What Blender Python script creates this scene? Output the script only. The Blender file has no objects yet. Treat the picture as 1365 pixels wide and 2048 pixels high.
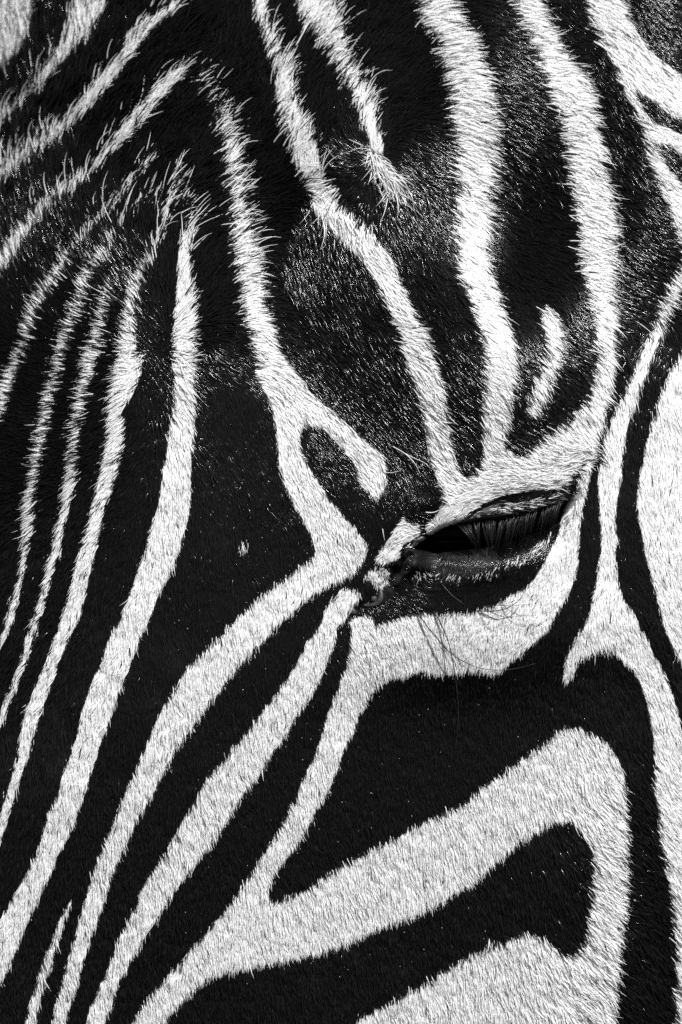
import bpy, math
import numpy as np

# ------------------------------------------------------------------ camera, sky, sun
SC = bpy.context.scene
S = 0.00014                 # metres per unit of the head's chart (chart 0..1365 across, 0..2048 down)
CX, CY = 682.5, 1024.0
DIST = 2.2
cam_d = bpy.data.cameras.new('camera')
cam = bpy.data.objects.new('camera', cam_d)
SC.collection.objects.link(cam)
SC.camera = cam
cam.location = (0, -DIST, 0)
cam.rotation_euler = (math.radians(90), 0, 0)
cam_d.sensor_fit = 'VERTICAL'
cam_d.sensor_height = 36.0
cam_d.lens = 36.0 * DIST / (2048 * S)
cam_d.clip_start, cam_d.clip_end = 0.05, 200
cam_d.dof.use_dof = True
cam_d.dof.focus_distance = DIST + 0.002
cam_d.dof.aperture_fstop = 9.0

SUN = np.array([0.34, -0.50, 0.80]); SUN /= np.linalg.norm(SUN)     # towards the sun
elev = math.asin(SUN[2]); azim = math.atan2(SUN[0], SUN[1])
w = bpy.data.worlds.new('World'); SC.world = w; w.use_nodes = True
nt = w.node_tree; nt.nodes.clear()
sky = nt.nodes.new('ShaderNodeTexSky'); sky.sky_type = 'NISHITA'; sky.sun_disc = False
sky.sun_elevation = elev; sky.sun_rotation = azim
bw = nt.nodes.new('ShaderNodeRGBToBW')                               # the photograph is black and white
bg = nt.nodes.new('ShaderNodeBackground'); bg.inputs[1].default_value = 0.05
out = nt.nodes.new('ShaderNodeOutputWorld')
nt.links.new(sky.outputs[0], bw.inputs[0]); nt.links.new(bw.outputs[0], bg.inputs[0]); nt.links.new(bg.outputs[0], out.inputs[0])
sl = bpy.data.lights.new('sun', 'SUN'); sl.energy = 4.2; sl.angle = math.radians(0.5); sl.color = (1, 1, 1)
so = bpy.data.objects.new('sun', sl); SC.collection.objects.link(so)
so.rotation_euler = (math.acos(SUN[2]), 0, math.atan2(SUN[1], SUN[0]) + math.pi / 2)
SC.view_settings.view_transform = 'Standard'; SC.view_settings.look = 'None'
SC.view_settings.exposure = 0.95; SC.view_settings.gamma = 1
SC.render.engine = 'CYCLES'
SC.cycles_curves.shape = 'RIBBONS'; SC.cycles_curves.subdivisions = 2
SC.cycles.use_denoising = False                          # a denoiser smears the fine hairs
SC.cycles.max_bounces = 5; SC.cycles.diffuse_bounces = 3; SC.cycles.glossy_bounces = 2

rng = np.random.default_rng(11)

# ------------------------------------------------------------------ stripe chart
# white stripes as closed outlines on the head's chart: (strength, edge softness, outline)
def P(t):
    v = [float(a) for a in t.replace(',', ' ').split()]
    return list(zip(v[0::2], v[1::2]))
def strip(l, r): return P(l) + P(r)[::-1]

WHITE = [
 # forehead, the side turned away
 (0.9, 5, strip('150,-60 148,0 141,46 120,95 95,130 70,165 40,197 -20,250 -90,310', '225,-60 212,0 197,46 158,91 123,130 88,172 40,211 -20,272 -90,335')),
 (0.9, 4, P('-60,-40 50,-40 62,30 52,70 40,100 -20,160 -80,200')),
 (0.9, 6, strip('345,10 271,56 239,105 207,148 169,190 141,225 105,257 70,281 40,306 -20,352 -90,410', '360,20 309,53 274,95 253,127 229,158 197,197 165,232 137,257 105,288 67,316 40,334 -20,385 -90,450')),
 (0.9, 6, strip('362,138 331,155 299,186 274,218 246,253 225,281 200,313 162,352 134,373 88,401 63,429 40,454 -20,530 -90,630', '364,152 338,183 316,207 292,236 264,264 246,292 214,320 183,348 155,376 123,397 88,432 63,468 40,499 -20,590 -90,690')),
 (0.3, 7, strip('306,304 267,345 246,373 225,390 197,418 172,447 156,470 139,500', '312,312 267,369 239,411 211,432 179,468 166,486 150,504')),
 (0.92, 5, strip('139,500 117,522 92,562 66,599 46,647 40,683 10,750 -30,850', '150,504 132,540 103,584 84,617 70,654 55,690 44,727 24,790 0,850')),
 (0.34, 7, strip('320,390 281,401 253,422 232,443 215,468 203,500', '322,398 286,412 262,432 244,455 230,480 220,502')),
 (0.95, 5, strip('203,500 183,522 161,555 154,592 139,621 125,661 114,698 104,742 93,782 86,819 77,852 70,888 62,925 55,969 48,1000 45,1073 41,1139 20,1220 0,1280',
      '221,500 198,540 180,573 172,606 154,647 147,680 132,712 121,749 112,786 104,826 99,866 90,907 82,947 75,1000 71,1044 62,1084 53,1121 46,1161 30,1230 8,1290')),
 (0.85, 6, strip('211,560 205,580 198,614 190,647 183,683 168,712 165,738 158,778 150,811 145,848 141,885 134,921 128,965 125,1000 120,1024 114,1048 108,1084 95,1128 88,1168 77,1205 66,1245 51,1282 44,1315 20,1380 -10,1450',
      '224,562 225,580 220,606 216,639 209,676 198,720 190,749 179,789 170,826 165,866 159,907 156,947 147,990 145,1005 136,1040 126,1077 117,1114 106,1150 97,1190 86,1223 79,1253 68,1286 55,1319 44,1352 20,1410 -5,1470')),
 (0.3, 7, strip('345,330 337,400 320,440 305,480 292,518', '352,335 350,400 338,450 320,495 308,524')),
 (0.95, 5, strip('292,516 271,551 256,584 253,621 245,661 238,690 234,720 223,764 216,808 216,841 214,881 207,914 200,947 192,984 187,1005 179,1040 167,1084 154,1125 145,1165 136,1205 121,1249 106,1286 93,1322 75,1363 60,1399 48,1436 42,1469 36,1510 10,1600 -20,1680',
      '306,520 289,566 278,595 271,625 271,658 275,690 284,715 285,742 271,782 253,811 253,848 249,888 244,921 234,962 220,995 214,1010 205,1051 198,1084 187,1125 176,1168 165,1209 156,1242 137,1278 121,1319 110,1355 92,1403 79,1436 68,1476 59,1511 44,1551 25,1610 0,1690')),
 (0.42, 7, strip('352,352 362,390 372,432 372,470 360,500', '362,352 376,395 388,432 394,465 380,500')),
 (0.97, 3, strip('366,470 357,510 355,555 352,595 348,647 347,690 346,734 349,778 346,822 337,859 333,896 328,932 322,973 318,1002 304,1048 293,1092 278,1136 264,1176 249,1216 231,1253 212,1293 200,1330 183,1366 168,1414 159,1451 149,1490 128,1544 114,1592 95,1632 84,1676 70,1712 55,1742 38,1775 0,1840 -60,1930',
      '386,470 378,510 381,555 389,595 392,625 387,658 389,701 387,749 388,793 388,841 385,888 383,940 381,1000 374,1044 366,1081 348,1136 333,1161 315,1198 300,1238 282,1271 267,1315 253,1352 234,1396 220,1440 200,1494 179,1559 165,1599 147,1650 128,1690 110,1727 95,1764 73,1808 55,1848 40,1885 0,1970 -50,2060')),
 # the long forked stripe down to the inner eye corner and back to the nose
 (0.6, 8, strip('384,148 400,175 418,205 434,240', '398,142 415,168 434,200 452,232')),
 (0.97, 4, P('''430,232 441,253 447,292 450,327 454,373 458,404 461,440 463,492 469,529 473,566 477,595 487,636 498,668 509,712 514,753 532,786 545,819 551,852 554,881 558,914 562,947 573,980 584,1003 604,1037 620,1066 629,1092 626,1114 597,1136 567,1158 538,1180 510,1202 479,1230 455,1255 421,1289 388,1322 363,1355 337,1399 315,1436 297,1477 288,1503 271,1540 249,1588 234,1621 216,1668 198,1712 183,1753 172,1800 158,1841 147,1888 132,1936 119,1980 112,2010 95,2120 90,2200
   115,2200 126,2080 145,2000 154,1973 165,1932 179,1892 194,1848 209,1804 220,1764 238,1723 256,1683 275,1639 300,1599 326,1548 351,1502 370,1473 399,1436 425,1399 452,1364 478,1339 503,1308 530,1278 553,1253 578,1231 608,1205 633,1187 659,1172 688,1158 714,1143 730,1117 736,1092 714,1060 688,1031 664,1003 654,993 644,974 629,949 611,921 602,892 599,866 609,851 629,849 648,859 666,877 688,903 709,930 714,954 727,976 742,990 757,993 768,976 773,947 767,914 754,896 721,874 692,844 655,813 622,783 597,753 571,723 554,694 547,661 536,636 529,592 520,544 512,500 502,464 489,422 482,380 475,338 471,292 461,253 448,226''')),
 (0.92, 3, strip('142,1800 136,1808 117,1848 103,1885 88,1918 73,1962 62,2000 40,2090 25,2190', '144,1806 142,1815 128,1848 114,1892 99,1940 84,1991 66,2080 55,2190')),
 # stripe that starts at the tear duct
 (0.97, 3, P('''692,1178 714,1182 722,1194 708,1216 690,1238 674,1256 672,1280 659,1315 640,1363 626,1392 597,1429 571,1473 548,1502 523,1544 494,1581 456,1637 432,1676 399,1720 366,1760 333,1808 311,1844 286,1881 264,1921 238,1969 226,2005 195,2090 165,2200
   125,2200 155,2090 190,1994 209,1954 227,1907 249,1855 271,1811 289,1767 315,1727 344,1683 366,1639 388,1606 414,1559 443,1522 470,1493 501,1454 534,1410 567,1370 589,1333 608,1297 629,1264 644,1238 655,1212 672,1194''')),
 # field under the eye, its branch to the nose, the hook on the jaw
 (0.985, 3, P('''703,1243 721,1235 743,1232 752,1250 780,1242 816,1232 853,1226 890,1229 926,1226 975,1216 1012,1198 1048,1176 1070,1154 1092,1121 1107,1092 1118,1066 1126,1033 1138,1002 1154,965 1168,925 1181,900 1190,904 1184,940 1176,973 1169,1003 1165,1025 1162,1059 1158,1106 1153,1150 1138,1187 1114,1227 1092,1264 1055,1300 1022,1326 993,1349 957,1343 909,1348 865,1349 840,1346 809,1354 772,1363 750,1381 732,1407 717,1440 706,1469 690,1500 673,1544 655,1584 633,1621 611,1665 586,1701 564,1727 549,1749 539,1782 545,1800 560,1800 578,1792 608,1782 640,1760 677,1734 725,1709 769,1687 809,1665 846,1645 890,1623 924,1608 946,1587 975,1565 1000,1548 1030,1527 1068,1502 1099,1475 1121,1458 1143,1454 1169,1461 1202,1476 1226,1497 1243,1535 1250,1575 1253,1621 1255,1669 1253,1713 1253,1760 1253,1804 1245,1841 1244,1878 1236,1914 1238,1947 1232,1990 1228,2060 1222,2200
   200,2200 240,2090 297,1993 322,1965 355,1932 385,1896 414,1863 440,1833 465,1800 487,1771 494,1760 516,1723 542,1687 564,1647 586,1606 600,1573 615,1540 631,1502 648,1454 662,1410 677,1374 692,1333 701,1293 702,1264''')),
 # above the eye
 (0.97, 4, P('''500,-60 505,0 511,46 524,81 535,112 549,141 552,176 552,211 559,246 574,278 584,316 602,355 616,383 633,422 654,446 683,478 704,500 721,513 736,540 754,573 769,606 783,643 798,679 805,712 820,749 831,782 842,822 846,855 853,888 857,918 868,943 879,973 886,1000 884,1016 872,1034 858,1044 852,1056 856,1070 870,1066 886,1057 904,1049 921,1043 932,1034 943,1024 962,1012 985,1000 1010,991 1040,984 1065,981 1090,979 1112,978 1128,974 1141,958 1152,944 1165,926 1178,905 1190,908
   1198,877 1206,855 1213,830 1220,797 1224,764 1228,720 1226,683 1231,645 1228,606 1224,570 1231,537 1231,500 1232,464 1229,425 1222,390 1212,359 1208,327 1206,299 1195,267 1193,236 1187,200 1177,169 1156,137 1128,105 1110,74 1096,48 1080,0 1060,-60
   1010,-60 1030,10 1040,49 1057,74 1068,102 1078,134 1092,169 1099,197 1117,239 1128,281 1131,316 1138,362 1149,411 1152,450 1156,492 1160,515 1165,548 1173,581 1180,610 1187,632 1191,668 1193,705 1189,742 1182,778 1173,804 1154,826 1121,852 1085,877 1059,899 1041,913 1019,903 1008,888 1010,866 1017,837 1023,808 1028,771 1032,734 1030,705 1026,676 1015,647 1001,606 990,566 979,533 970,496 975,450 979,415 976,383 987,352 993,323 988,295 994,260 990,225 980,190 976,158 962,130 952,95 945,67 926,46 900,0 875,-60
   810,-60 832,0 848,53 869,81 876,116 887,148 894,183 897,218 904,253 908,288 908,327 911,366 909,422 908,464 911,500 914,537 927,570 938,603 946,636 957,661 966,698 968,734 966,771 964,815 964,852 964,888 960,925 947,946 932,955 924,950 915,936 908,907 901,881 897,848 890,815 886,778 879,749 864,709 853,672 831,639 820,606 802,570 787,533 774,504 763,489 742,461 714,440 686,411 669,383 647,355 640,327 630,299 619,271 602,239 591,207 588,176 584,141 567,120 552,88 541,49 530,0 522,-60''')),
 (0.96, 3, P('1084,613 1095,612 1107,621 1119,647 1125,672 1118,705 1117,731 1107,756 1096,782 1085,812 1070,832 1055,830 1052,808 1063,775 1077,749 1088,720 1090,679 1083,643')),
 (0.95, 4, strip('570,-60 588,0 605,53 630,81 647,109 669,137 686,165 700,197 714,225 728,253 739,278 738,305', '650,-60 668,0 683,49 686,84 700,123 718,158 739,186 749,214 753,246 763,274 768,295 762,312')),
 (0.75, 5, strip('738,305 740,322 752,342 766,365 778,392', '760,308 770,328 784,348 800,375 812,398')),
 # towards the ear and the jaw
 (0.97, 3, P('1150,-60 1168,0 1180,49 1198,84 1219,116 1230,148 1247,183 1265,214 1275,246 1286,281 1293,316 1307,345 1321,380 1350,460 1390,560 1480,700 1500,560 1420,440 1370,380 1330,330 1312,300 1308,286 1330,290 1420,330 1480,300 1420,290 1360,268 1321,248 1303,243 1286,218 1272,188 1274,182 1296,197 1321,214 1380,246 1480,270 1480,210 1380,160 1321,120 1296,95 1275,70 1265,49 1245,0 1215,-60')),
 (0.97, 4, P('''1480,380 1400,470 1340,560 1316,621 1301,661 1286,698 1268,738 1253,771 1239,804 1224,837 1213,859 1204,888 1200,921 1198,958 1198,1000 1202,1044 1204,1084 1198,1117 1193,1158 1187,1201 1173,1238 1154,1275 1136,1308 1129,1337 1125,1359 1134,1365 1147,1352 1158,1326 1180,1311 1195,1304 1217,1302 1235,1311 1253,1330 1272,1352 1286,1381 1297,1414 1301,1440 1306,1469 1308,1500 1309,1540 1310,1585 1316,1647 1322,1690 1336,1760 1350,1900 1360,2200
   1480,2200 1470,1900 1420,1650 1375,1500 1345,1390 1317,1322 1308,1308 1294,1278 1279,1253 1268,1223 1250,1201 1239,1172 1233,1139 1233,1099 1238,1077 1231,1060 1231,1037 1235,1003 1242,958 1244,921 1251,888 1257,848 1272,808 1283,771 1294,742 1308,709 1320,676 1350,600 1410,530 1490,450''')),
 (0.97, 4, P('1319,793 1308,830 1297,863 1290,899 1283,932 1277,969 1274,1000 1279,1044 1286,1081 1294,1117 1301,1147 1310,1176 1317,1212 1345,1290 1400,1370 1560,1500 1560,500 1450,600 1360,710')),
 # small patches at the inner eye corner
 (0.96, 3, P('807,1032 820,1046 842,1050 842,1066 826,1080 805,1092 800,1112 785,1123 766,1128 752,1122 760,1106 772,1087 790,1060')),
 (0.95, 3, P('734,1146 745,1138 759,1136 774,1139 781,1150 772,1166 762,1178 748,1172 737,1160 726,1156')),
 (0.9, 2, P('821,1092 832,1080 848,1074 850,1079 836,1088 825,1095')),
 (0.32, 6, P('479,1086 492,1082 501,1094 496,1108 482,1109 475,1097')),
 (0.6, 4, P('766,1196 780,1186 792,1184 788,1194 774,1206')),
 # thin pale fringe on the lower lid and on the rim of the upper lid
 (0.2, 5, P('828,1148 850,1146 880,1148 905,1150 935,1150 960,1142 985,1134 1000,1130 1004,1142 985,1158 968,1156 940,1164 912,1168 895,1160 860,1158 838,1162 830,1170 824,1160')),
 (0.34, 5, P('1012,1132 1030,1116 1050,1104 1070,1092 1088,1080 1096,1066 1104,1056 1106,1068 1098,1088 1084,1106 1060,1122 1034,1132 1018,1140')),
 (0.6, 3, P('940,1034 965,1022 1000,1012 1040,1004 1080,996 1118,986 1132,980 1130,996 1118,1006 1080,1014 1050,1022 1010,1032 980,1036 950,1038')),
]
# black inside the hook on the jaw
BLACK = [P('''200,2200 240,2200 320,2060 366,2002 385,1984 403,1966 440,1950 487,1939 542,1927 589,1918 633,1910 684,1892 721,1877 765,1855 816,1837 853,1822 890,1800 925,1780 950,1764 975,1740 1004,1715 1041,1685 1070,1668 1096,1653 1114,1645 1136,1645 1158,1658 1173,1684 1184,1709 1187,1739 1184,1782 1178,1823 1176,1859 1165,1889 1147,1911 1129,1912 1110,1894 1092,1880 1066,1866 1048,1867 1012,1880 975,1894 938,1911 902,1929 865,1958 794,1998 690,2060 560,2200''')]

def smooth(poly, n=4):
    a = np.array(poly); p0, p1, p2, p3 = np.roll(a, 1, 0), a, np.roll(a, -1, 0), np.roll(a, -2, 0)
    o = []
    for t in np.linspace(0, 1, n, endpoint=False):
        o.append(0.5 * (2 * p1 + (p2 - p0) * t + (2 * p0 - 5 * p1 + 4 * p2 - p3) * t * t + (3 * p1 - p0 - 3 * p2 + p3) * t ** 3))
    return np.stack(o, 1).reshape(-1, 2)
M = 320                                                    # chart margin
MW, MH = 1365 + 2 * M, 2048 + 2 * M
def fill(poly, img, val):
    q = smooth(poly) + M
    x0, y0 = q[:, 0], q[:, 1]; x1, y1 = np.roll(x0, -1), np.roll(y0, -1)
    for r in range(max(0, int(y0.min())), min(MH - 1, int(y0.max()) + 1)):
        yc = r + 0.5
        m = (y0 <= yc) != (y1 <= yc)
        xs = np.sort(x0[m] + (yc - y0[m]) / (y1[m] - y0[m]) * (x1[m] - x0[m]))
        for a, b in zip(xs[0::2], xs[1::2]):
            img[r, max(0, int(round(a))):max(0, min(MW, int(round(b))))] = val
IDS = np.zeros((MH, MW), np.int16)                         # 0 = black, k = white stripe k
for k, (st, soft, poly) in enumerate(WHITE): fill(poly, IDS, k + 1)
for poly in BLACK: fill(poly, IDS, 0)
STRENGTH = np.array([0] + [x[0] for x in WHITE]); SOFT = np.array([3] + [x[1] for x in WHITE])
def look(img, x, y):
    return img[np.clip((y + M).astype(int), 0, MH - 1), np.clip((x + M).astype(int), 0, MW - 1)]
def mask(poly):
    im = np.zeros((MH, MW), bool); fill(poly, im, True); return im

# ------------------------------------------------------------------ relief of the head (chart units, positive towards the viewer)
def ramp(t, k): return np.where(t > 30 * k, t, k * np.log1p(np.exp(np.minimum(t / k, 30))))
def gauss(x, y, cx, cy, sx, sy, rot=0):
    c, s = math.cos(math.radians(rot)), math.sin(math.radians(rot))
    u, v = (x - cx) * c + (y - cy) * s, -(x - cx) * s + (y - cy) * c
    return np.exp(-0.5 * ((u / sx) ** 2 + (v / sy) ** 2))
def sstep(a, b, t):
    t = np.clip((t - a) / (b - a), 0, 1); return t * t * (3 - 2 * t)
LIDX = [800, 830, 851, 886, 921, 965, 1014, 1053, 1093, 1123, 1145, 1172, 1200]
LIDY = [1112, 1094, 1076, 1060, 1049, 1041, 1035, 1024, 1012, 1002, 972, 928, 880]
def lid(x): return np.interp(x, LIDX, LIDY)
CREX = [900, 943, 985, 1030, 1084, 1130, 1150, 1175]
CREY = [1050, 1025, 1001, 987, 981, 972, 948, 910]
OPEN = P('818,1110 834,1094 862,1082 900,1076 940,1074 975,1080 985,1090 965,1098 939,1096 886,1098 848,1101 830,1107')
def relief(x, y):
    xm = np.interp(y, [-500, 0, 700, 1000, 1500, 2000, 2600], [395, 378, 300, 215, 60, -95, -280])
    d = -0.26 * ramp(840 - y, 130) - 0.10 * ramp(y - 1550, 120)
    d = d - 0.00125 * ramp(xm + 55 - x, 60) ** 2
    d = d - 0.0012 * ramp(x - 1140 - 70 * sstep(620, 420, y), 50) ** 2
    d = d + 42 * gauss(x, y, 1360, 330, 75, 250, -6)           # added swelling, shaped to keep glints off the black hair before it
    d = d + 78 * gauss(x, y, 1010, 725, 180, 145, 20)          # bony brow
    d = d - 52 * gauss(x, y, 1022, 455, 66, 120, -8)  # hollow above the brow, shifted so black hair on its right wall stays matte
    d = d + 24 * gauss(x, y, 965, 165, 75, 130, -8)           # added swelling, shaped so black hair on its right flank takes sheen
    d = d + 22 * gauss(x, y, 720, 330, 130, 110)
    d = d + 10 * gauss(x, y, 450, 700, 90, 60)
    d = d - 24 * gauss(x, y, 560, 430, 75, 170, -15)
    d = d + 26 * gauss(x, y, 960, 1275, 230, 80, -8)           # cheek bone under the eye
    d = d + 44 * gauss(x, y, 965, 1070, 190, 100, -14)         # swell of the eye
    d = d - 12 * gauss(x, y, 690, 1130, 90, 90)
    d = d + 10 * gauss(x, y, 845, 1003, 24, 20)                # small lump over the inner corner
    # upper lid: the brow hangs over the eye, the drop under its rim fades out on the lower lid
    ly = lid(x); dy = y - ly
    span = sstep(822, 880, x) * (1 - sstep(1105, 1180, x))
    d = d - 58 * span * sstep(-5, 5, dy) * (1 - sstep(20, 120, dy))
    d = d - 8 * span * sstep(-16, -2, dy) * (1 - sstep(-2, 3, dy))
    cy = np.interp(x, CREX, CREY)
    d = d - 9 * sstep(915, 960, x) * (1 - sstep(1150, 1185, x)) * np.exp(-0.5 * ((y - cy) / 5.5) ** 2)
    # lower lid: puffy rim, wrinkles below it
    d = d + 14 * gauss(x, y, 900, 1122, 75, 17, -2)
    d = d + 7 * gauss(x, y, 1030, 1112, 60, 13, -28)
    d = d + 0.7 * gauss(x, y, 900, 1124, 80, 17, -2) * np.sin(y / 2.6 + 2.0 * np.sin(x / 17.0) + x / 40.0)
    for k in range(4):
        yy = 1160 + 14 * k + 0.0009 * (x - 900) ** 2 * -1
        d = d - 3.0 * gauss(x, y, 910, 1180, 75, 26) * np.exp(-0.5 * ((y - yy) / 3.5) ** 2)
    wr = gauss(x, y, 775, 1150, 34, 50, 40)
    uu = (x - 775) * 0.75 + (y - 1150) * 0.55
    d = d + wr * 2.6 * np.sin(uu / 3.6 + 1.2 * np.sin(y / 13.0)) + wr * 1.6 * np.sin((x - y) / 5.5)
    # folds running from the inner corner to the tear duct
    for (ax, ay, bx, by, h, s) in ((822, 1110, 752, 1190, -9, 4.5), (812, 1098, 796, 1136, 4, 5), (800, 1150, 764, 1196, 4, 6), (752, 1190, 700, 1236, -6, 6)):
        L = math.hypot(bx - ax, by - ay); tx, ty = (bx - ax) / L, (by - ay) / L
        u = (x - ax) * tx + (y - ay) * ty; v = -(x - ax) * ty + (y - ay) * tx
        d = d + h * np.exp(-0.5 * (v / s) ** 2) * sstep(-6, 6, u) * (1 - sstep(L - 6, L + 6, u))
    # the opening of the eye
    o = np.clip(1.25 - (((x - 900) / 82) ** 2 + ((y - (1089 - 0.03 * (x - 900))) / 13.5) ** 2), 0, 1)
    d = d - 46 * sstep(0, 1, o)
    return d

# dense table of the relief and its slopes
RY, RX = np.mgrid[-M:2048 + M:2, -M:1365 + M:2].astype(float)
RD = relief(RX, RY)
def bil(tab, x, y):
    fx = np.clip((x + M) / 2, 0, tab.shape[1] - 1.001); fy = np.clip((y + M) / 2, 0, tab.shape[0] - 1.001)
    ix, iy = fx.astype(int), fy.astype(int); fx -= ix; fy -= iy
    return (tab[iy, ix] * (1 - fx) + tab[iy, ix + 1] * fx) * (1 - fy) + (tab[iy + 1, ix] * (1 - fx) + tab[iy + 1, ix + 1] * fx) * fy
def blur(a, n):
    for ax in (0, 1):
        for _ in range(2):
            pad = [(0, 0), (0, 0)]; pad[ax] = (n + 1, n)
            c = np.cumsum(np.pad(a, pad, mode='edge'), axis=ax)
            sl1 = [slice(None)] * 2; sl2 = [slice(None)] * 2
            sl1[ax] = slice(2 * n + 1, None); sl2[ax] = slice(0, -(2 * n + 1))
            a = (c[tuple(sl1)] - c[tuple(sl2)]) / (2 * n + 1)
    return a
RDS = blur(RD, 3)
GX = np.gradient(RDS, 2.0, axis=1); GY = np.gradient(RDS, 2.0, axis=0)
def place(x, y, d):                                        # chart -> metres; nearer points sit closer to the axis of view
    k = 1 - d * S / DIST
    return np.stack([(x - CX) * S * k, -d * S, (CY - y) * S * k], -1)
def normal(x, y):
    gx, gy = bil(GX, x, y), bil(GY, x, y)
    n = np.stack([-gx, -np.ones_like(gx), gy], -1)
    return n / np.linalg.norm(n, axis=-1, keepdims=True)

# ------------------------------------------------------------------ materials
def mat(name, base=0.5, rough=0.5, spec=0.5, attr=None, noise=None, trans=0):
    m = bpy.data.materials.new(name); m.use_nodes = True
    n = m.node_tree; b = n.nodes['Principled BSDF']
    b.inputs['Base Color'].default_value = (base, base, base, 1)
    b.inputs['Roughness'].default_value = rough; b.inputs['Specular IOR Level'].default_value = spec
    src = None
    if attr:
        a = n.nodes.new('ShaderNodeAttribute'); a.attribute_name = attr; src = a.outputs['Fac']
    if noise:
        tc = n.nodes.new('ShaderNodeTexCoord'); t = n.nodes.new('ShaderNodeTexNoise')
        t.inputs['Scale'].default_value = noise[0]; t.inputs['Detail'].default_value = 6
        n.links.new(tc.outputs['Object'], t.inputs['Vector'])
        mr = n.nodes.new('ShaderNodeMapRange'); mr.inputs['To Min'].default_value = noise[1]; mr.inputs['To Max'].default_value = noise[2]
        n.links.new(t.outputs['Fac'], mr.inputs['Value'])
        if src:
            mu = n.nodes.new('ShaderNodeMath'); mu.operation = 'MULTIPLY'
            n.links.new(src, mu.inputs[0]); n.links.new(mr.outputs[0], mu.inputs[1]); src = mu.outputs[0]
        else: src = mr.outputs[0]
        bp = n.nodes.new('ShaderNodeBump'); bp.inputs['Strength'].default_value = 0.5; bp.inputs['Distance'].default_value = 0.0006
        n.links.new(t.outputs['Fac'], bp.inputs['Height']); n.links.new(bp.outputs[0], b.inputs['Normal'])
    if src: n.links.new(src, b.inputs['Base Color'])
    if trans:                                               # light passing through pale hair
        tr = n.nodes.new('ShaderNodeBsdfTranslucent'); mx_ = n.nodes.new('ShaderNodeMixShader'); mx_.inputs[0].default_value = trans
        n.links.new(src, tr.inputs['Color']); n.links.new(b.outputs[0], mx_.inputs[1]); n.links.new(tr.outputs[0], mx_.inputs[2])
        n.links.new(mx_.outputs[0], n.nodes['Material Output'].inputs['Surface'])
    return m
M_SKIN = mat('hide', rough=0.5, spec=0.1, attr='shade', noise=(420, 0.6, 1.4))
M_WHITE = mat('white_hair', rough=0.5, spec=0.25, attr='shade', trans=0.3)
M_BLACK = mat('black_hair', rough=0.2, spec=0.4, attr='shade')
M_LASH = mat('lash_hair', base=0.012, rough=0.35, spec=0.4)
M_WHISK = mat('dark_whisker', base=0.02, rough=0.4, spec=0.4)
M_PALE = mat('pale_whisker', base=0.45, rough=0.4, spec=0.4)
M_EYE = mat('eyeball', rough=0.08, spec=0.25, noise=(60, 0.002, 0.008))
M_DUCT = mat('moist_skin', rough=0.42, spec=0.25, noise=(900, 0.015, 0.055))
M_FLECK = mat('skin_flake', base=0.22, rough=0.8, spec=0.2)

# ------------------------------------------------------------------ the zebra
zebra = bpy.data.objects.new('zebra', None); SC.collection.objects.link(zebra)
zebra['label'] = 'black and white striped zebra head seen close up, eye nearly closed'
zebra['category'] = 'zebra'
def link(name, data, m, parent=zebra, kind=None):
    o = bpy.data.objects.new(name, data); SC.collection.objects.link(o); o.parent = parent
    if m: data.materials.append(m)
    if kind: o['kind'] = kind
    return o
def mesh(name, v, f, m, parent=zebra, kind=None, flat=False):
    me = bpy.data.meshes.new(name); me.from_pydata([tuple(p) for p in v], [], f); me.update()
    if not flat: me.polygons.foreach_set('use_smooth', [True] * len(me.polygons))
    return link(name, me, m, parent, kind)

# head: one continuous closed skin
def axis(lo, hi, a, b, fine, mid, far):
    return np.unique(np.concatenate([np.arange(lo, -60, far), np.arange(-60, a, mid), np.arange(a, b, fine), np.arange(b, hi - 240, mid), np.arange(hi - 240, hi + 1, far)]).astype(float))
xs = axis(-310, 1675, 770, 1200, 2.5, 6, 12); ys = axis(-310, 2358, 960, 1250, 2.5, 6, 12)
nx, ny = len(xs), len(ys)
XX, YY = np.meshgrid(xs, ys)
D = relief(XX, YY)
co = place(XX, YY, D).reshape(-1, 3)
bare = mask(P('818,1112 850,1103 900,1100 945,1099 985,1098 1000,1110 985,1128 955,1140 920,1146 870,1146 838,1140 824,1128'))
duct = mask(P('770,1160 790,1150 800,1130 815,1120 826,1128 815,1150 795,1170 770,1200 745,1214 720,1226 700,1240 690,1234 702,1216 724,1196 748,1184'))
rim = mask(P('900,1052 930,1040 948,1026 985,1004 1030,992 1084,984 1125,976 1145,952 1175,912 1182,915 1166,950 1150,985 1128,1006 1093,1014 1053,1026 1014,1037 965,1043 921,1050'))
sid = look(IDS, XX, YY); sh = np.where(sid > 0, np.where(STRENGTH[sid] > 0.8, 0.45, 0.01), 0.002)
sh = np.where(look(bare, XX, YY), 0.007, sh); sh = np.where(look(duct, XX, YY), 0.012, sh)
sh = np.where(look(rim, XX, YY), 0.075, sh)
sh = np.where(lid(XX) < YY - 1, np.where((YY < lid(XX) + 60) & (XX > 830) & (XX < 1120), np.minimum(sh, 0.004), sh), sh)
idx = np.arange(nx * ny).reshape(ny, nx)
quads = np.stack([idx[:-1, :-1], idx[1:, :-1], idx[1:, 1:], idx[:-1, 1:]], -1).reshape(-1, 4)
ring = np.concatenate([idx[0, :], idx[1:, -1], idx[-1, -2::-1], idx[-2:0:-1, 0]])
rings = [ring]; allco = [co]; shade = [sh.ravel()]; base = len(co)
rc = co[ring]; cen = np.array([0, 0.09, 0])
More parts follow.
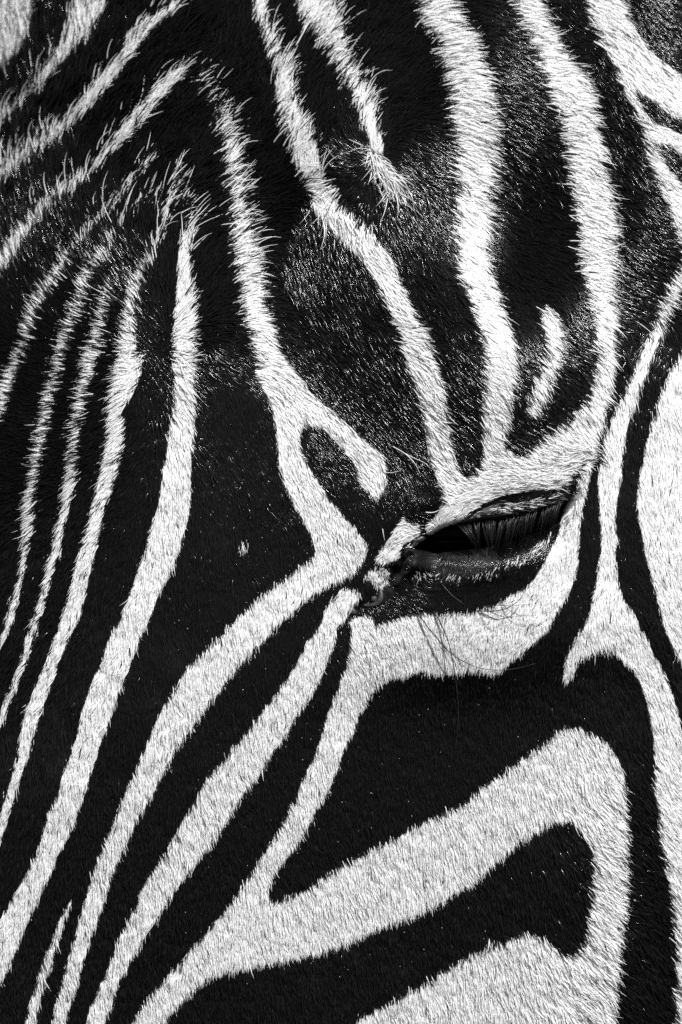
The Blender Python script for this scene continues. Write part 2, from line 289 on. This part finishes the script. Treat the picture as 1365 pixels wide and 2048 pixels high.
for t in (0.35, 0.7, 1.0):                                  # the far side of the head, closing the skin
    a = t * math.pi / 2
    q = rc.copy(); q[:, 0] *= 0.35 + 0.65 * math.cos(a * 0.98); q[:, 2] *= 0.45 + 0.55 * math.cos(a); q[:, 1] = rc[:, 1] + 0.17 * math.sin(a)
    allco.append(q); shade.append(np.full(len(q), 0.02)); rings.append(np.arange(base, base + len(q))); base += len(q)
faces = quads.tolist()
for a, b in zip(rings[:-1], rings[1:]):
    faces += np.stack([a, np.roll(a, -1), np.roll(b, -1), b], -1).tolist()
faces.append(rings[-1][::-1].tolist())
me = bpy.data.meshes.new('head')
me.from_pydata(np.concatenate(allco).tolist(), [], faces); me.update()
me.polygons.foreach_set('use_smooth', [True] * len(me.polygons))
at = me.attributes.new('shade', 'FLOAT', 'POINT'); at.data.foreach_set('value', np.concatenate(shade).astype(np.float32))
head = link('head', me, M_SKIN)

# ------------------------------------------------------------------ lie of the coat
FLOW = '''90,120,.1,-1 150,80,.15,-1 230,130,.5,-.85 120,240,.35,-.9 60,310,.15,-1 300,200,.6,-.8 240,290,.6,-.8 150,380,.1,-1 60,450,-.1,-1
350,330,.6,-.8 390,440,.75,-.65 410,300,.6,-.8 440,220,.65,-.75 470,350,.75,-.65 490,440,.85,-.5 330,480,.25,-.95 250,430,.35,-.95 180,470,-.2,-1 330,260,.6,-.8
100,560,-.6,-.75 150,600,-.8,-.5 100,760,-1,-.15 60,900,-1,.15 210,600,-.85,-.45 190,700,-1,-.1 170,800,-1,.12 280,560,-.5,-.85 250,640,-.9,-.35 250,745,-.95,.3 225,830,-.85,.5 230,900,-.75,.65 150,900,-.95,.3 200,980,-.6,.8
375,560,.25,-.95 387,620,.6,-.8 378,700,.9,-.3 375,780,.7,.7 360,870,.2,.98 340,950,-.05,1 310,640,.1,-1 300,770,-.2,1 420,650,1,-.1 462,690,1,.05 505,735,1,.15 408,715,.25,1 445,765,.1,1 488,815,.12,1 450,600,.9,-.4 450,820,.12,1 450,950,.25,.95 480,1100,.1,1
490,550,1,-.1 520,620,1,.0 540,690,.9,.4 590,780,.7,.7 560,900,.25,.95 680,870,.6,.8 740,940,.5,.85 640,1040,.25,.95 700,1090,.3,.95
400,1300,0,1 250,1250,-.15,1 130,1150,-.5,.85 80,1300,-.45,.9 150,1500,-.2,1 80,1700,-.2,1 250,1700,.05,1 420,1600,.1,1 600,1400,.05,1 600,1250,-.1,1 500,1850,.12,1 750,1750,.15,1 900,1700,.15,1 1050,1600,.2,1 850,1500,.1,1 1000,1450,.02,1 300,1950,.05,1 700,1950,.1,1 950,1950,.2,1 1150,1560,.35,.95 1220,1600,.6,.8 1220,1750,.8,.6 1220,1900,.75,.65 1290,1700,.7,.7 1290,1900,.6,.8 1100,1800,.2,1
545,120,.2,-1 570,200,.25,-.95 610,280,.3,-.95 640,350,.6,-.8 625,300,.5,-.85 680,430,.5,.85 655,415,.3,.9 720,490,.75,.65 800,620,.85,.5 850,720,.8,.6 880,850,.75,.65 900,950,.7,.7
520,300,.5,-.85 540,450,.9,-.4 590,470,.2,.95 590,540,.4,.9 650,490,.3,.95 650,620,.8,.6 720,680,.8,.55 600,680,.85,.5 760,800,.85,.5 830,900,.7,.7 800,1000,.3,.95
640,90,.55,-.85 690,170,.65,-.75 735,240,.55,-.85 748,285,.3,-1 748,305,.1,-1 770,340,.5,.85 800,390,.5,.85 735,325,-.7,.6 690,325,-1,-.05 650,330,-.9,.1 700,380,-.65,.75 745,400,-.05,1 850,330,.85,.5 800,310,.9,.35 830,430,.6,.8 720,450,.1,1 660,390,-.7,.7 670,250,.35,-.95 700,280,-.2,-1
800,150,.75,-.65 850,200,.9,-.35 860,260,.98,.15 910,100,.95,-.1 945,200,1,.15 950,300,.95,.3 945,420,.9,.45 945,520,.85,.5 980,640,.85,.5 1000,750,.75,.65 990,850,.6,.8
1020,150,.95,.25 1050,280,.9,.4 1080,450,.95,.3 880,450,.75,.65 860,560,.8,.6 900,650,.8,.6 930,780,.65,.75 930,900,.5,.85 1090,100,1,0 1140,200,.95,.25 1170,320,.95,.35 1185,420,.95,.3 1195,520,.95,.3 1210,650,.9,.45 1205,780,.65,.75 1150,870,.5,.85 1060,690,.75,.65 1100,680,.85,.5 1090,780,.6,.8 1040,890,.6,.8
1230,100,.7,.6 1280,150,.7,.6 1260,280,.8,.6 1280,450,.85,.5 1290,560,.8,.6 1290,700,-.2,.95 1240,830,-.1,1 1220,950,-.05,1 1220,1080,0,1 1210,1200,0,1 1270,1000,.05,1 1300,950,-.05,1 1250,1250,.25,1 1290,1350,.35,.95 1200,1400,.25,1 1150,1320,-.15,1 1300,1150,.25,1
1180,950,-.2,1 1140,1050,-.25,1 1130,1130,-.3,.95 1060,1220,-.3,.95 950,1280,-.2,1 850,1290,-.05,1 760,1270,.2,1 730,1250,.4,.9
950,1000,.9,-.4 905,1025,.85,-.5 1000,970,.97,-.2 1050,950,.95,-.1 1100,950,.95,-.15 1150,915,.8,-.3 1020,925,.9,.3 930,975,.9,-.1 890,985,.6,.3 865,1050,-.7,.7 880,1040,.3,-.6
1060,1000,.9,-.35 980,1025,.8,-.2 830,1045,-.4,-.7 810,1060,-.6,.8 780,1100,-.6,.8 760,1150,0,1 700,1210,-.2,1 685,1195,-.2,1
850,1155,-.3,-.9 900,1158,-.4,.9 960,1150,-.4,.9 1030,1120,-.5,.85 1080,1090,-.4,.9 900,1200,-.1,1 820,1200,.5,.8 1000,1180,-.4,.9 780,1200,.5,.7'''
fl = np.array([[float(a) for a in t.split(',')] for t in FLOW.split()])
fl[:, 2:] /= np.linalg.norm(fl[:, 2:], axis=1, keepdims=True)
FN = 16
fy_, fx_ = np.mgrid[-M:2048 + M:FN, -M:1365 + M:FN].astype(float)
VX = np.zeros_like(fx_); VY = np.zeros_like(fx_); WW = np.zeros_like(fx_)
for x, y, dx, dy in fl:
    wt = 1.0 / ((fx_ - x) ** 2 + (fy_ - y) ** 2 + 12 ** 2) ** 1.7
    VX += wt * dx; VY += wt * dy; WW += wt
VX /= WW; VY /= WW
def grid(tab, step, x, y):
    fx = np.clip((x + M) / step, 0, tab.shape[1] - 1.001); fy = np.clip((y + M) / step, 0, tab.shape[0] - 1.001)
    ix, iy = fx.astype(int), fy.astype(int); fx -= ix; fy -= iy
    return (tab[iy, ix] * (1 - fx) + tab[iy, ix + 1] * fx) * (1 - fy) + (tab[iy + 1, ix] * (1 - fx) + tab[iy + 1, ix + 1] * fx) * fy
def noise(step):
    t = rng.standard_normal((MH // step + 3, MW // step + 3)); return lambda x, y: grid(t, step, x, y)
N1, N2, N3, N4 = noise(14), noise(45), noise(9), noise(140)

def scramble(x, y): return 0.9 * gauss(x, y, 305, 705, 42, 50) + 0.55 * gauss(x, y, 745, 312, 22, 22) + 0.4 * gauss(x, y, 450, 735, 70, 35) + 0.3 * gauss(x, y, 840, 1060, 40, 25)

# hair length (chart units) and how far it stands off the skin
LEN = '''100,120,52,.5 250,130,58,.55 120,300,52,.5 300,250,58,.5 380,250,58,.55 420,420,52,.5 300,430,52,.5 150,450,46,.45 560,150,60,.5 620,300,56,.5 680,430,48,.45 650,130,52,.5 740,240,50,.5 760,340,34,.4 745,312,20,.4 700,370,36,.3 660,340,34,.3 640,360,40,.4 850,300,48,.3 800,150,48,.3
930,150,48,.35 945,350,48,.35 1020,200,44,.3 1100,150,44,.3 1180,350,46,.35 1200,500,44,.35 1080,450,42,.25 1260,120,40,.4 1260,350,40,.3 945,520,44,.32 1220,650,40,.3
480,400,46,.45 500,550,40,.4 540,640,30,.35 600,560,44,.35 700,620,40,.28 830,650,40,.28 880,780,38,.28 1000,700,38,.28 1100,700,40,.3 1000,850,32,.28 1150,850,30,.28 1210,800,30,.3
110,600,32,.25 60,900,30,.25 160,750,32,.25 100,500,32,.25 200,520,34,.28 250,650,34,.3 300,715,26,.3 260,760,36,.35 200,450,40,.35 100,420,42,.35 220,900,34,.35 380,600,42,.45 380,720,34,.4 360,900,24,.35 250,1100,26,.38 100,1200,30,.4 60,1450,28,.38
560,850,22,.3 740,930,22,.3 640,1060,22,.3 450,1000,22,.3 450,760,28,.12 450,840,24,.2 400,1300,25,.34 150,1600,26,.36 250,1800,26,.36 600,1350,22,.32 850,1300,22,.3 500,1800,24,.33 800,1750,24,.33 850,1500,22,.32 1050,1600,26,.35 1220,1700,34,.42 1230,1900,36,.45 1290,1800,34,.4 1100,1900,28,.38 800,1950,26,.35
1150,1100,20,.3 1220,1000,22,.3 1300,1000,24,.3 1250,1250,26,.34 1290,1400,28,.36 1180,1400,26,.35 950,980,26,.3 1080,940,26,.3 900,1020,24,.4 1040,1005,24,.8 1110,985,24,.8 850,1050,16,.5 800,1060,16,.4 760,1150,18,.4 700,1200,22,.4 900,1160,15,.4 900,1122,14,.5 860,1118,13,.5 835,1118,12,.5 950,1118,14,.5 1050,1110,18,.4 900,1210,20,.35 820,1190,14,.35'''
ll = np.array([[float(a) for a in t.split(',')] for t in LEN.split()])
LT = np.zeros_like(fx_); UT = np.zeros_like(fx_); WW = np.zeros_like(fx_)
for x, y, a, b in ll:
    wt = 1.0 / ((fx_ - x) ** 2 + (fy_ - y) ** 2 + 30 ** 2) ** 1.6
    LT += wt * a; UT += wt * b; WW += wt
LT /= WW; UT /= WW
LT *= np.where(LT < 32, 0.76, 0.76); UT *= 0.66

K = 5
TT = np.linspace(0, 1, K)
def strands(x, y, L, lift, ang, curl, d0=0.0):
    """points of hairs rooted at x, y that follow the skin along the lie of the coat"""
    vx, vy = grid(VX, FN, x, y), grid(VY, FN, x, y)
    a0 = np.arctan2(vy, vx) + ang
    px, py = x.copy(), y.copy(); pts = []
    for i, t in enumerate(TT):
        if i:
            a = a0 + curl * (t - 0.5)
            px = px + np.cos(a) * L / (K - 1); py = py + np.sin(a) * L / (K - 1)
        h = d0 - 1.2 + lift * L * (1.5 * t - 0.75 * t * t) * 0.75
        d = bil(RDS, px, py)
        pts.append(place(px, py, d) + normal(px, py) * (h * S)[:, None])
    return np.stack(pts, 1)                                # n, K, 3
PROFILE = np.array([1.0, 1.0, 0.88, 0.62, 0.12])
def hair_object(name, pts, rad, shade, m, parent=zebra, kind=None):
    n = len(pts)
    cu = bpy.data.hair_curves.new(name); cu.add_curves([K] * n)
    cu.points.foreach_set('position', pts.astype(np.float32).ravel())
    cu.points.foreach_set('radius', (rad[:, None] * PROFILE[None, :] * S).astype(np.float32).ravel())
    a = cu.attributes.new('shade', 'FLOAT', 'CURVE'); a.data.foreach_set('value', shade.astype(np.float32))
    return link(name, cu, m, parent, kind)

NH = 1350000
E = 130
# stratified roots
gx_n = int(math.sqrt(NH * (1365 + 2 * E) / (2048 + 2 * E))); gy_n = NH // gx_n
gx, gy = np.meshgrid(np.arange(gx_n), np.arange(gy_n))
hx = ((gx.ravel() + rng.random(gx.size)) / gx_n) * (1365 + 2 * E) - E
hy = ((gy.ravel() + rng.random(gy.size)) / gy_n) * (2048 + 2 * E) - E
eye_open = mask([(p[0], p[1]) for p in OPEN])
ok = ~(look(eye_open, hx, hy) | (look(duct, hx, hy) & (rng.random(hx.size) < 0.93)))
under = hy - lid(hx)                                        # bare strip in the fold under the upper lid
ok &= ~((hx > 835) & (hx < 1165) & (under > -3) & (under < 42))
ok &= ~(look(rim, hx, hy) & (rng.random(hx.size) < np.where(hx > 1040, 0.25, 0.55)))
hx, hy = hx[ok], hy[ok]
# soft stripe edges; the chart gives the stripes as they lie on the outside of the coat, so a hair takes the colour found at its middle
L = grid(LT, FN, hx, hy) * np.exp(rng.normal(0, 0.22, hx.size)); lift = grid(UT, FN, hx, hy)
ang = rng.normal(0, 0.13, hx.size) + N1(hx, hy) * 0.16 + N2(hx, hy) * 0.10
ang = ang + rng.normal(0, 1, hx.size) * scramble(hx, hy) + N3(hx, hy) * 0.6 * scramble(hx, hy)
ang = ang + np.where(L > 34, rng.normal(0, 0.12, hx.size), 0)
lift = lift * np.exp(rng.normal(0, 0.25, hx.size) + N1(hx + 7, hy) * 0.22)
curl = rng.normal(0, 0.35, hx.size) + np.where(hx < 700, 0.35, 0.1) * sstep(600, 300, hy) + 0.25 * (rng.random(hx.size) < 0.1)
pts = strands(hx, hy, L, lift, ang, curl)
tm = rng.uniform(1.2, 2.9, hx.size); im = tm.astype(int); tm = (tm - im)[:, None]; ar = np.arange(hx.size)
pm = pts[ar, im] * (1 - tm) + pts[ar, im + 1] * tm
k_ = 1 + pm[:, 1] / DIST
mx = CX + pm[:, 0] / S / k_; my = CY - pm[:, 2] / S / k_
sid0 = look(IDS, mx, my)
sf = np.maximum(SOFT[sid0], SOFT[look(IDS, mx + 6, my)])
ex = mx + rng.normal(0, 1, hx.size) * sf * 0.35 + N3(hx, hy) * 1.5; ey = my + rng.normal(0, 1, hx.size) * sf * 0.35 + N1(hx, hy + 5) * 1.5
hid = look(IDS, ex, ey)
# pale hairs reach over the dark ones, so near an edge only those well inside a stripe are white
def flat(q): k = 1 + q[:, 1] / DIST; return CX + q[:, 0] / S / k, CY - q[:, 2] / S / k
inner = (look(IDS, *flat(pts[:, 1])) == hid) & (look(IDS, *flat(pts[:, 3])) == hid)
left_ = (mx < 335) & (my > 420) & (my < 1050)
hid = np.where(inner | (rng.random(hx.size) > np.where(left_, 0.68, 0.33)), hid, 0)
hid = np.where((hid > 0) & (rng.random(hx.size) > STRENGTH[hid]), 0, hid)
rad = rng.uniform(0.45, 0.9, hx.size) * (0.72 + 0.012 * L)
wsh = np.clip(0.84 + rng.normal(0, 0.06, hx.size) + N2(hx, hy) * 0.02, 0.25, 0.92)
wsh = np.where(rng.random(hx.size) < 0.05, wsh * 0.45, wsh)
bsh = np.clip(0.001 + np.abs(rng.normal(0, 0.001, hx.size)) + 0.002 * np.clip(N4(hx, hy), 0, 2) * np.clip(N2(hx, hy) + .5, 0, 2) * (hy > 800), 0.001, 0.03)
bsh = np.where(look(bare, hx, hy), rng.uniform(0.006, 0.04, hx.size), bsh)     # grey down on the lower lid
bl = (hid == 0) & ((L < 22) | (rng.random(hx.size) < 0.45)) # the long black hairs are coarser and fewer
rad = np.where((hid == 0) & (L >= 22), rad * 1.55, rad)
hair_object('black_coat', pts[bl], rad[bl], bsh[bl], M_BLACK, kind='stuff')
for k in range(1, len(WHITE) + 1):
    m = hid == k
    if m.sum() < 20: continue
    hair_object('white_stripe', pts[m], rad[m], wsh[m], M_WHITE)

# long wiry hairs among the forehead coat
n = 7000
lx = rng.uniform(-60, 860, n); ly_ = rng.uniform(-60, 660, n)
lid_ = look(IDS, lx, ly_)
keep = (lid_ > 0) & (np.hypot(lx - 745, ly_ - 310) > 60) & (ly_ < 420 + 0.5 * np.maximum(lx - 150, 0)) & (rng.random(n) < np.where(lx < 520, 0.55, 0.3)) & (ly_ < 760 - 0.4 * lx)
lx, ly_ = lx[keep], ly_[keep]; n = len(lx)
p = strands(lx, ly_, rng.uniform(34, 72, n), rng.uniform(.3, .6, n), rng.normal(0, .22, n), rng.normal(.45, .45, n))
hair_object('guard_hair', p, rng.uniform(0.7, 1.1, n), rng.uniform(.7, .9, n), M_WHITE, kind='stuff')

# loose white hairs fanning out of the whorl above the brow
n = 190
t_ = rng.random(n)
qx = 742 + 50 * t_ + rng.normal(0, 4 + 7 * t_, n); qy = 304 + 66 * t_ + rng.normal(0, 6, n)
vx_, vy_ = grid(VX, FN, qx, qy), grid(VY, FN, qx, qy)
want = rng.normal(1.1, 0.42, n)                              # down and to the side
want = np.where(rng.random(n) < 0.2, rng.uniform(0.2, 3.6, n), want)
p = strands(qx, qy, rng.uniform(24, 52, n), rng.uniform(.25, .6, n), want - np.arctan2(vy_, vx_), rng.normal(0, .5, n))
hair_object('whorl_hair', p, rng.uniform(0.6, 1.1, n), rng.uniform(.45, .9, n), M_WHITE, kind='stuff')

# ------------------------------------------------------------------ eye
def tube(path, r, sides=6):
    path = np.array(path, float); n = len(path); v = []; f = []
    tg = np.gradient(path, axis=0); tg /= np.linalg.norm(tg, axis=1, keepdims=True)
    up = np.array([0.3, 1, 0.2])
    for i in range(n):
        a = np.cross(tg[i], up); a /= np.linalg.norm(a); b = np.cross(tg[i], a)
        rr = r * (1 - 0.85 * (i / (n - 1)) ** 1.5)
        for s in range(sides):
            t = 2 * math.pi * s / sides
            v.append(path[i] + (a * math.cos(t) + b * math.sin(t)) * rr)
    for i in range(n - 1):
        for s in range(sides):
            f.append((i * sides + s, i * sides + (s + 1) % sides, (i + 1) * sides + (s + 1) % sides, (i + 1) * sides + s))
    f.append(tuple(range(sides))[::-1]); f.append(tuple((n - 1) * sides + s for s in range(sides)))
    return v, f
def chart(x, y, off):
    x = np.array([float(x)]); y = np.array([float(y)])
    return (place(x, y, bil(RDS, x, y)) + normal(x, y) * (off * S))[0]
def ball(c, r, sx=1, sy=1, sz=1, nu=32, nv=20):
    v = []; f = []
    for j in range(nv + 1):
        th = math.pi * j / nv
        for i in range(nu):
            ph = 2 * math.pi * i / nu
            v.append((c[0] + r * sx * math.sin(th) * math.cos(ph), c[1] + r * sy * math.sin(th) * math.sin(ph), c[2] + r * sz * math.cos(th)))
    for j in range(nv):
        for i in range(nu):
            f.append((j * nu + i, j * nu + (i + 1) % nu, (j + 1) * nu + (i + 1) % nu, (j + 1) * nu + i))
    return v, f
x_e, y_e = np.array([905.0]), np.array([1090.0])
de = float(relief(x_e, y_e)[0]) - 4
R = 100
ec = place(x_e, np.array([1095.0]), np.array([de - R]))[0]
v, f = ball(ec, R * S, nu=48, nv=32)
eye = mesh('eye', v, f, M_EYE)

# lashes hang from the rim of the upper lid over the closed slit
def lash(x0, y0, x1, y1, bow, r):
    x0_, y0_ = np.array([float(x0)]), np.array([float(y0)])
    d0 = float(relief(x0_, np.array([y0 - 7.0]))[0]) - 8
    path = []
    for t in np.linspace(0, 1, 7):
        x = x0 + (x1 - x0) * t; y = y0 + (y1 - y0) * t
        dsurf = float(bil(RDS, np.array([x]), np.array([y]))[0])
        d = max(d0 + bow * math.sin(math.pi * t) - 6 * t, dsurf + 3)
        path.append(place(np.array([x]), np.array([y]), np.array([d]))[0])
    v, f = tube(path, r * S, 5)
    mesh('eyelash', v, f, M_LASH)
TIPS = np.sort(rng.uniform(945, 1115, 20))                    # wet tips gather in clumps
for i in range(150):
    x0 = rng.uniform(915, 1128); y0 = lid(x0) + rng.uniform(-2, 3)
    u = (x0 - 915) / 213
    if x0 < 962: x1, y1 = 958 + rng.normal(0, 6), 1098 + rng.normal(0, 7)
    elif x0 < 1010: x1, y1 = 986 + (x0 - 985) * 0.25 + rng.normal(0, 3), 1114 + rng.normal(0, 8)
    else: x1, y1 = x0 - 14 - 10 * (1 - u) + rng.normal(0, 8), y0 + rng.uniform(62, 100) - 26 * u
    cl = TIPS[np.argmin(np.abs(TIPS - x1))]; x1 = x1 + (cl - x1) * rng.uniform(.35, .95)
    lash(x0, y0, x1, y1, rng.uniform(6, 20), rng.uniform(0.32, 0.6))
for (x0, y0, x1, y1) in ((862, 1084, 938, 1082),):  # no lash: a tube added to stand for the glint along the moist lid edge
    lash(x0, y0, x1, y1, 4, 0.8)

# tear duct at the inner corner: a moist rounded fold with a bead in it
def ridge(name, ptsxy, r, h, parent=zebra):
    path = [chart(x, y, h) for x, y in ptsxy]
    n = len(path); v = []; f = []
    for i, pnt in enumerate(path):
        a = np.array(path[min(i + 1, n - 1)]) - np.array(path[max(i - 1, 0)]); a /= np.linalg.norm(a)
        nn = np.array([0, -1.0, 0.2]); b = np.cross(a, nn); b /= np.linalg.norm(b); c = np.cross(a, b)
        rr = r * S * max(0.12, math.sin(math.pi * (i + 0.4) / (n - 0.2)) ** 0.5)
        for s in range(10):
            t = 2 * math.pi * s / 10
            v.append(pnt + b * math.cos(t) * rr + c * math.sin(t) * rr * 0.6)
    for i in range(n - 1):
        for s in range(10):
            f.append((i * 10 + s, i * 10 + (s + 1) % 10, (i + 1) * 10 + (s + 1) % 10, (i + 1) * 10 + s))
    f.append(tuple(range(10))[::-1]); f.append(tuple((n - 1) * 10 + s for s in range(10)))
    return mesh(name, v, f, M_DUCT, parent)
td = ridge('tear_duct', smooth(P('728,1208 740,1211 752,1209 760,1202 763,1193 762,1184 758,1178'), 2)[:13], 5.5, 1.0)
c = chart(749, 1199, 2)
v, f = ball(c, 6.5 * S, sy=0.6, nu=16, nv=10); mesh('bead', v, f, M_DUCT, td)
c = chart(708, 1224, 1)
v, f = ball(c, 6 * S, sy=0.5, nu=16, nv=10); mesh('bead', v, f, M_DUCT, td)

# ------------------------------------------------------------------ whiskers around the eye
def whisker(ptsxy, r, m, h0=2, h1=10):
    q = np.array(P(ptsxy)); n = len(q); tt = np.linspace(0, n - 1, 18)
    qx, qy = [], []
    for t in tt:
        i = min(int(t), n - 2); u = t - i
        a, b, c_, d_ = q[max(i - 1, 0)], q[i], q[i + 1], q[min(i + 2, n - 1)]
        pnt = 0.5 * (2 * b + (c_ - a) * u + (2 * a - 5 * b + 4 * c_ - d_) * u * u + (3 * b - a - 3 * c_ + d_) * u ** 3)
        qx.append(pnt[0]); qy.append(pnt[1])
    path = [chart(x, y, h0 + (h1 - h0) * math.sin(math.pi * 0.55 * k / 17)) for k, (x, y) in enumerate(zip(qx, qy))]
    v, f = tube(path, r * S, 6); mesh('whisker', v, f, m)
whisker('832,1214 848,1242 872,1272 900,1302 930,1320 965,1332 1010,1334 1045,1328 1070,1321', 1.25, M_WHISK, 2, 26)
whisker('868,1222 884,1250 898,1285 906,1320 912,1360 917,1410 915,1455 912,1500', 1.2, M_WHISK, 2, 22)
whisker('955,1221 985,1222 1012,1216 1034,1202 1048,1182 1056,1152', 1.1, M_WHISK, 2, 22)
whisker('968,1213 990,1210 1020,1211 1060,1208', 0.9, M_WHISK, 2, 16)
whisker('958,1220 978,1232 1005,1242', 0.9, M_WHISK, 2, 14)
whisker('1000,1198 1015,1218 1040,1230 1072,1230', 0.9, M_WHISK, 2, 14)
whisker('884,1168 905,1190 930,1210', 0.8, M_WHISK, 2, 10)
whisker('786,893 812,908 832,928 844,952', 1.2, M_PALE, 2, 14)
whisker('790,896 820,912 850,926 862,936', 1.1, M_PALE, 2, 14)
whisker('770,946 788,946 804,942', 1.1, M_PALE, 2, 10)
whisker('853,1024 866,1025 880,1020 890,1010', 1.3, M_PALE, 8, 3)
whisker('766,1058 769,1070 772,1082', 0.9, M_PALE, 2, 8)

# ------------------------------------------------------------------ skin flakes and dust caught in the short coat
n = 200
qx = rng.uniform(330, 1290, n); qy = rng.uniform(880, 2000, n)
v = []; f = []
for x, y in zip(qx, qy):
    if look(IDS, np.array([x]), np.array([y]))[0] > 0 or (800 < x < 1130 and y < 1240): continue
    c = chart(x, y, rng.uniform(4, 8)); r = rng.uniform(0.5, 1.5) * S; b0 = len(v)
    v += [c + np.array([r, 0, 0]), c + np.array([0, 0, r * 1.3]), c + np.array([-r, 0, 0.2 * r]), c + np.array([0.2 * r, 0, -r]), c + np.array([0, -r * .6, 0]), c + np.array([0, r * .6, 0])]
    for i in range(4):
        f += [(b0 + i, b0 + (i + 1) % 4, b0 + 4), (b0 + (i + 1) % 4, b0 + i, b0 + 5)]
mesh('skin_flakes', v, f, M_FLECK, kind='stuff')
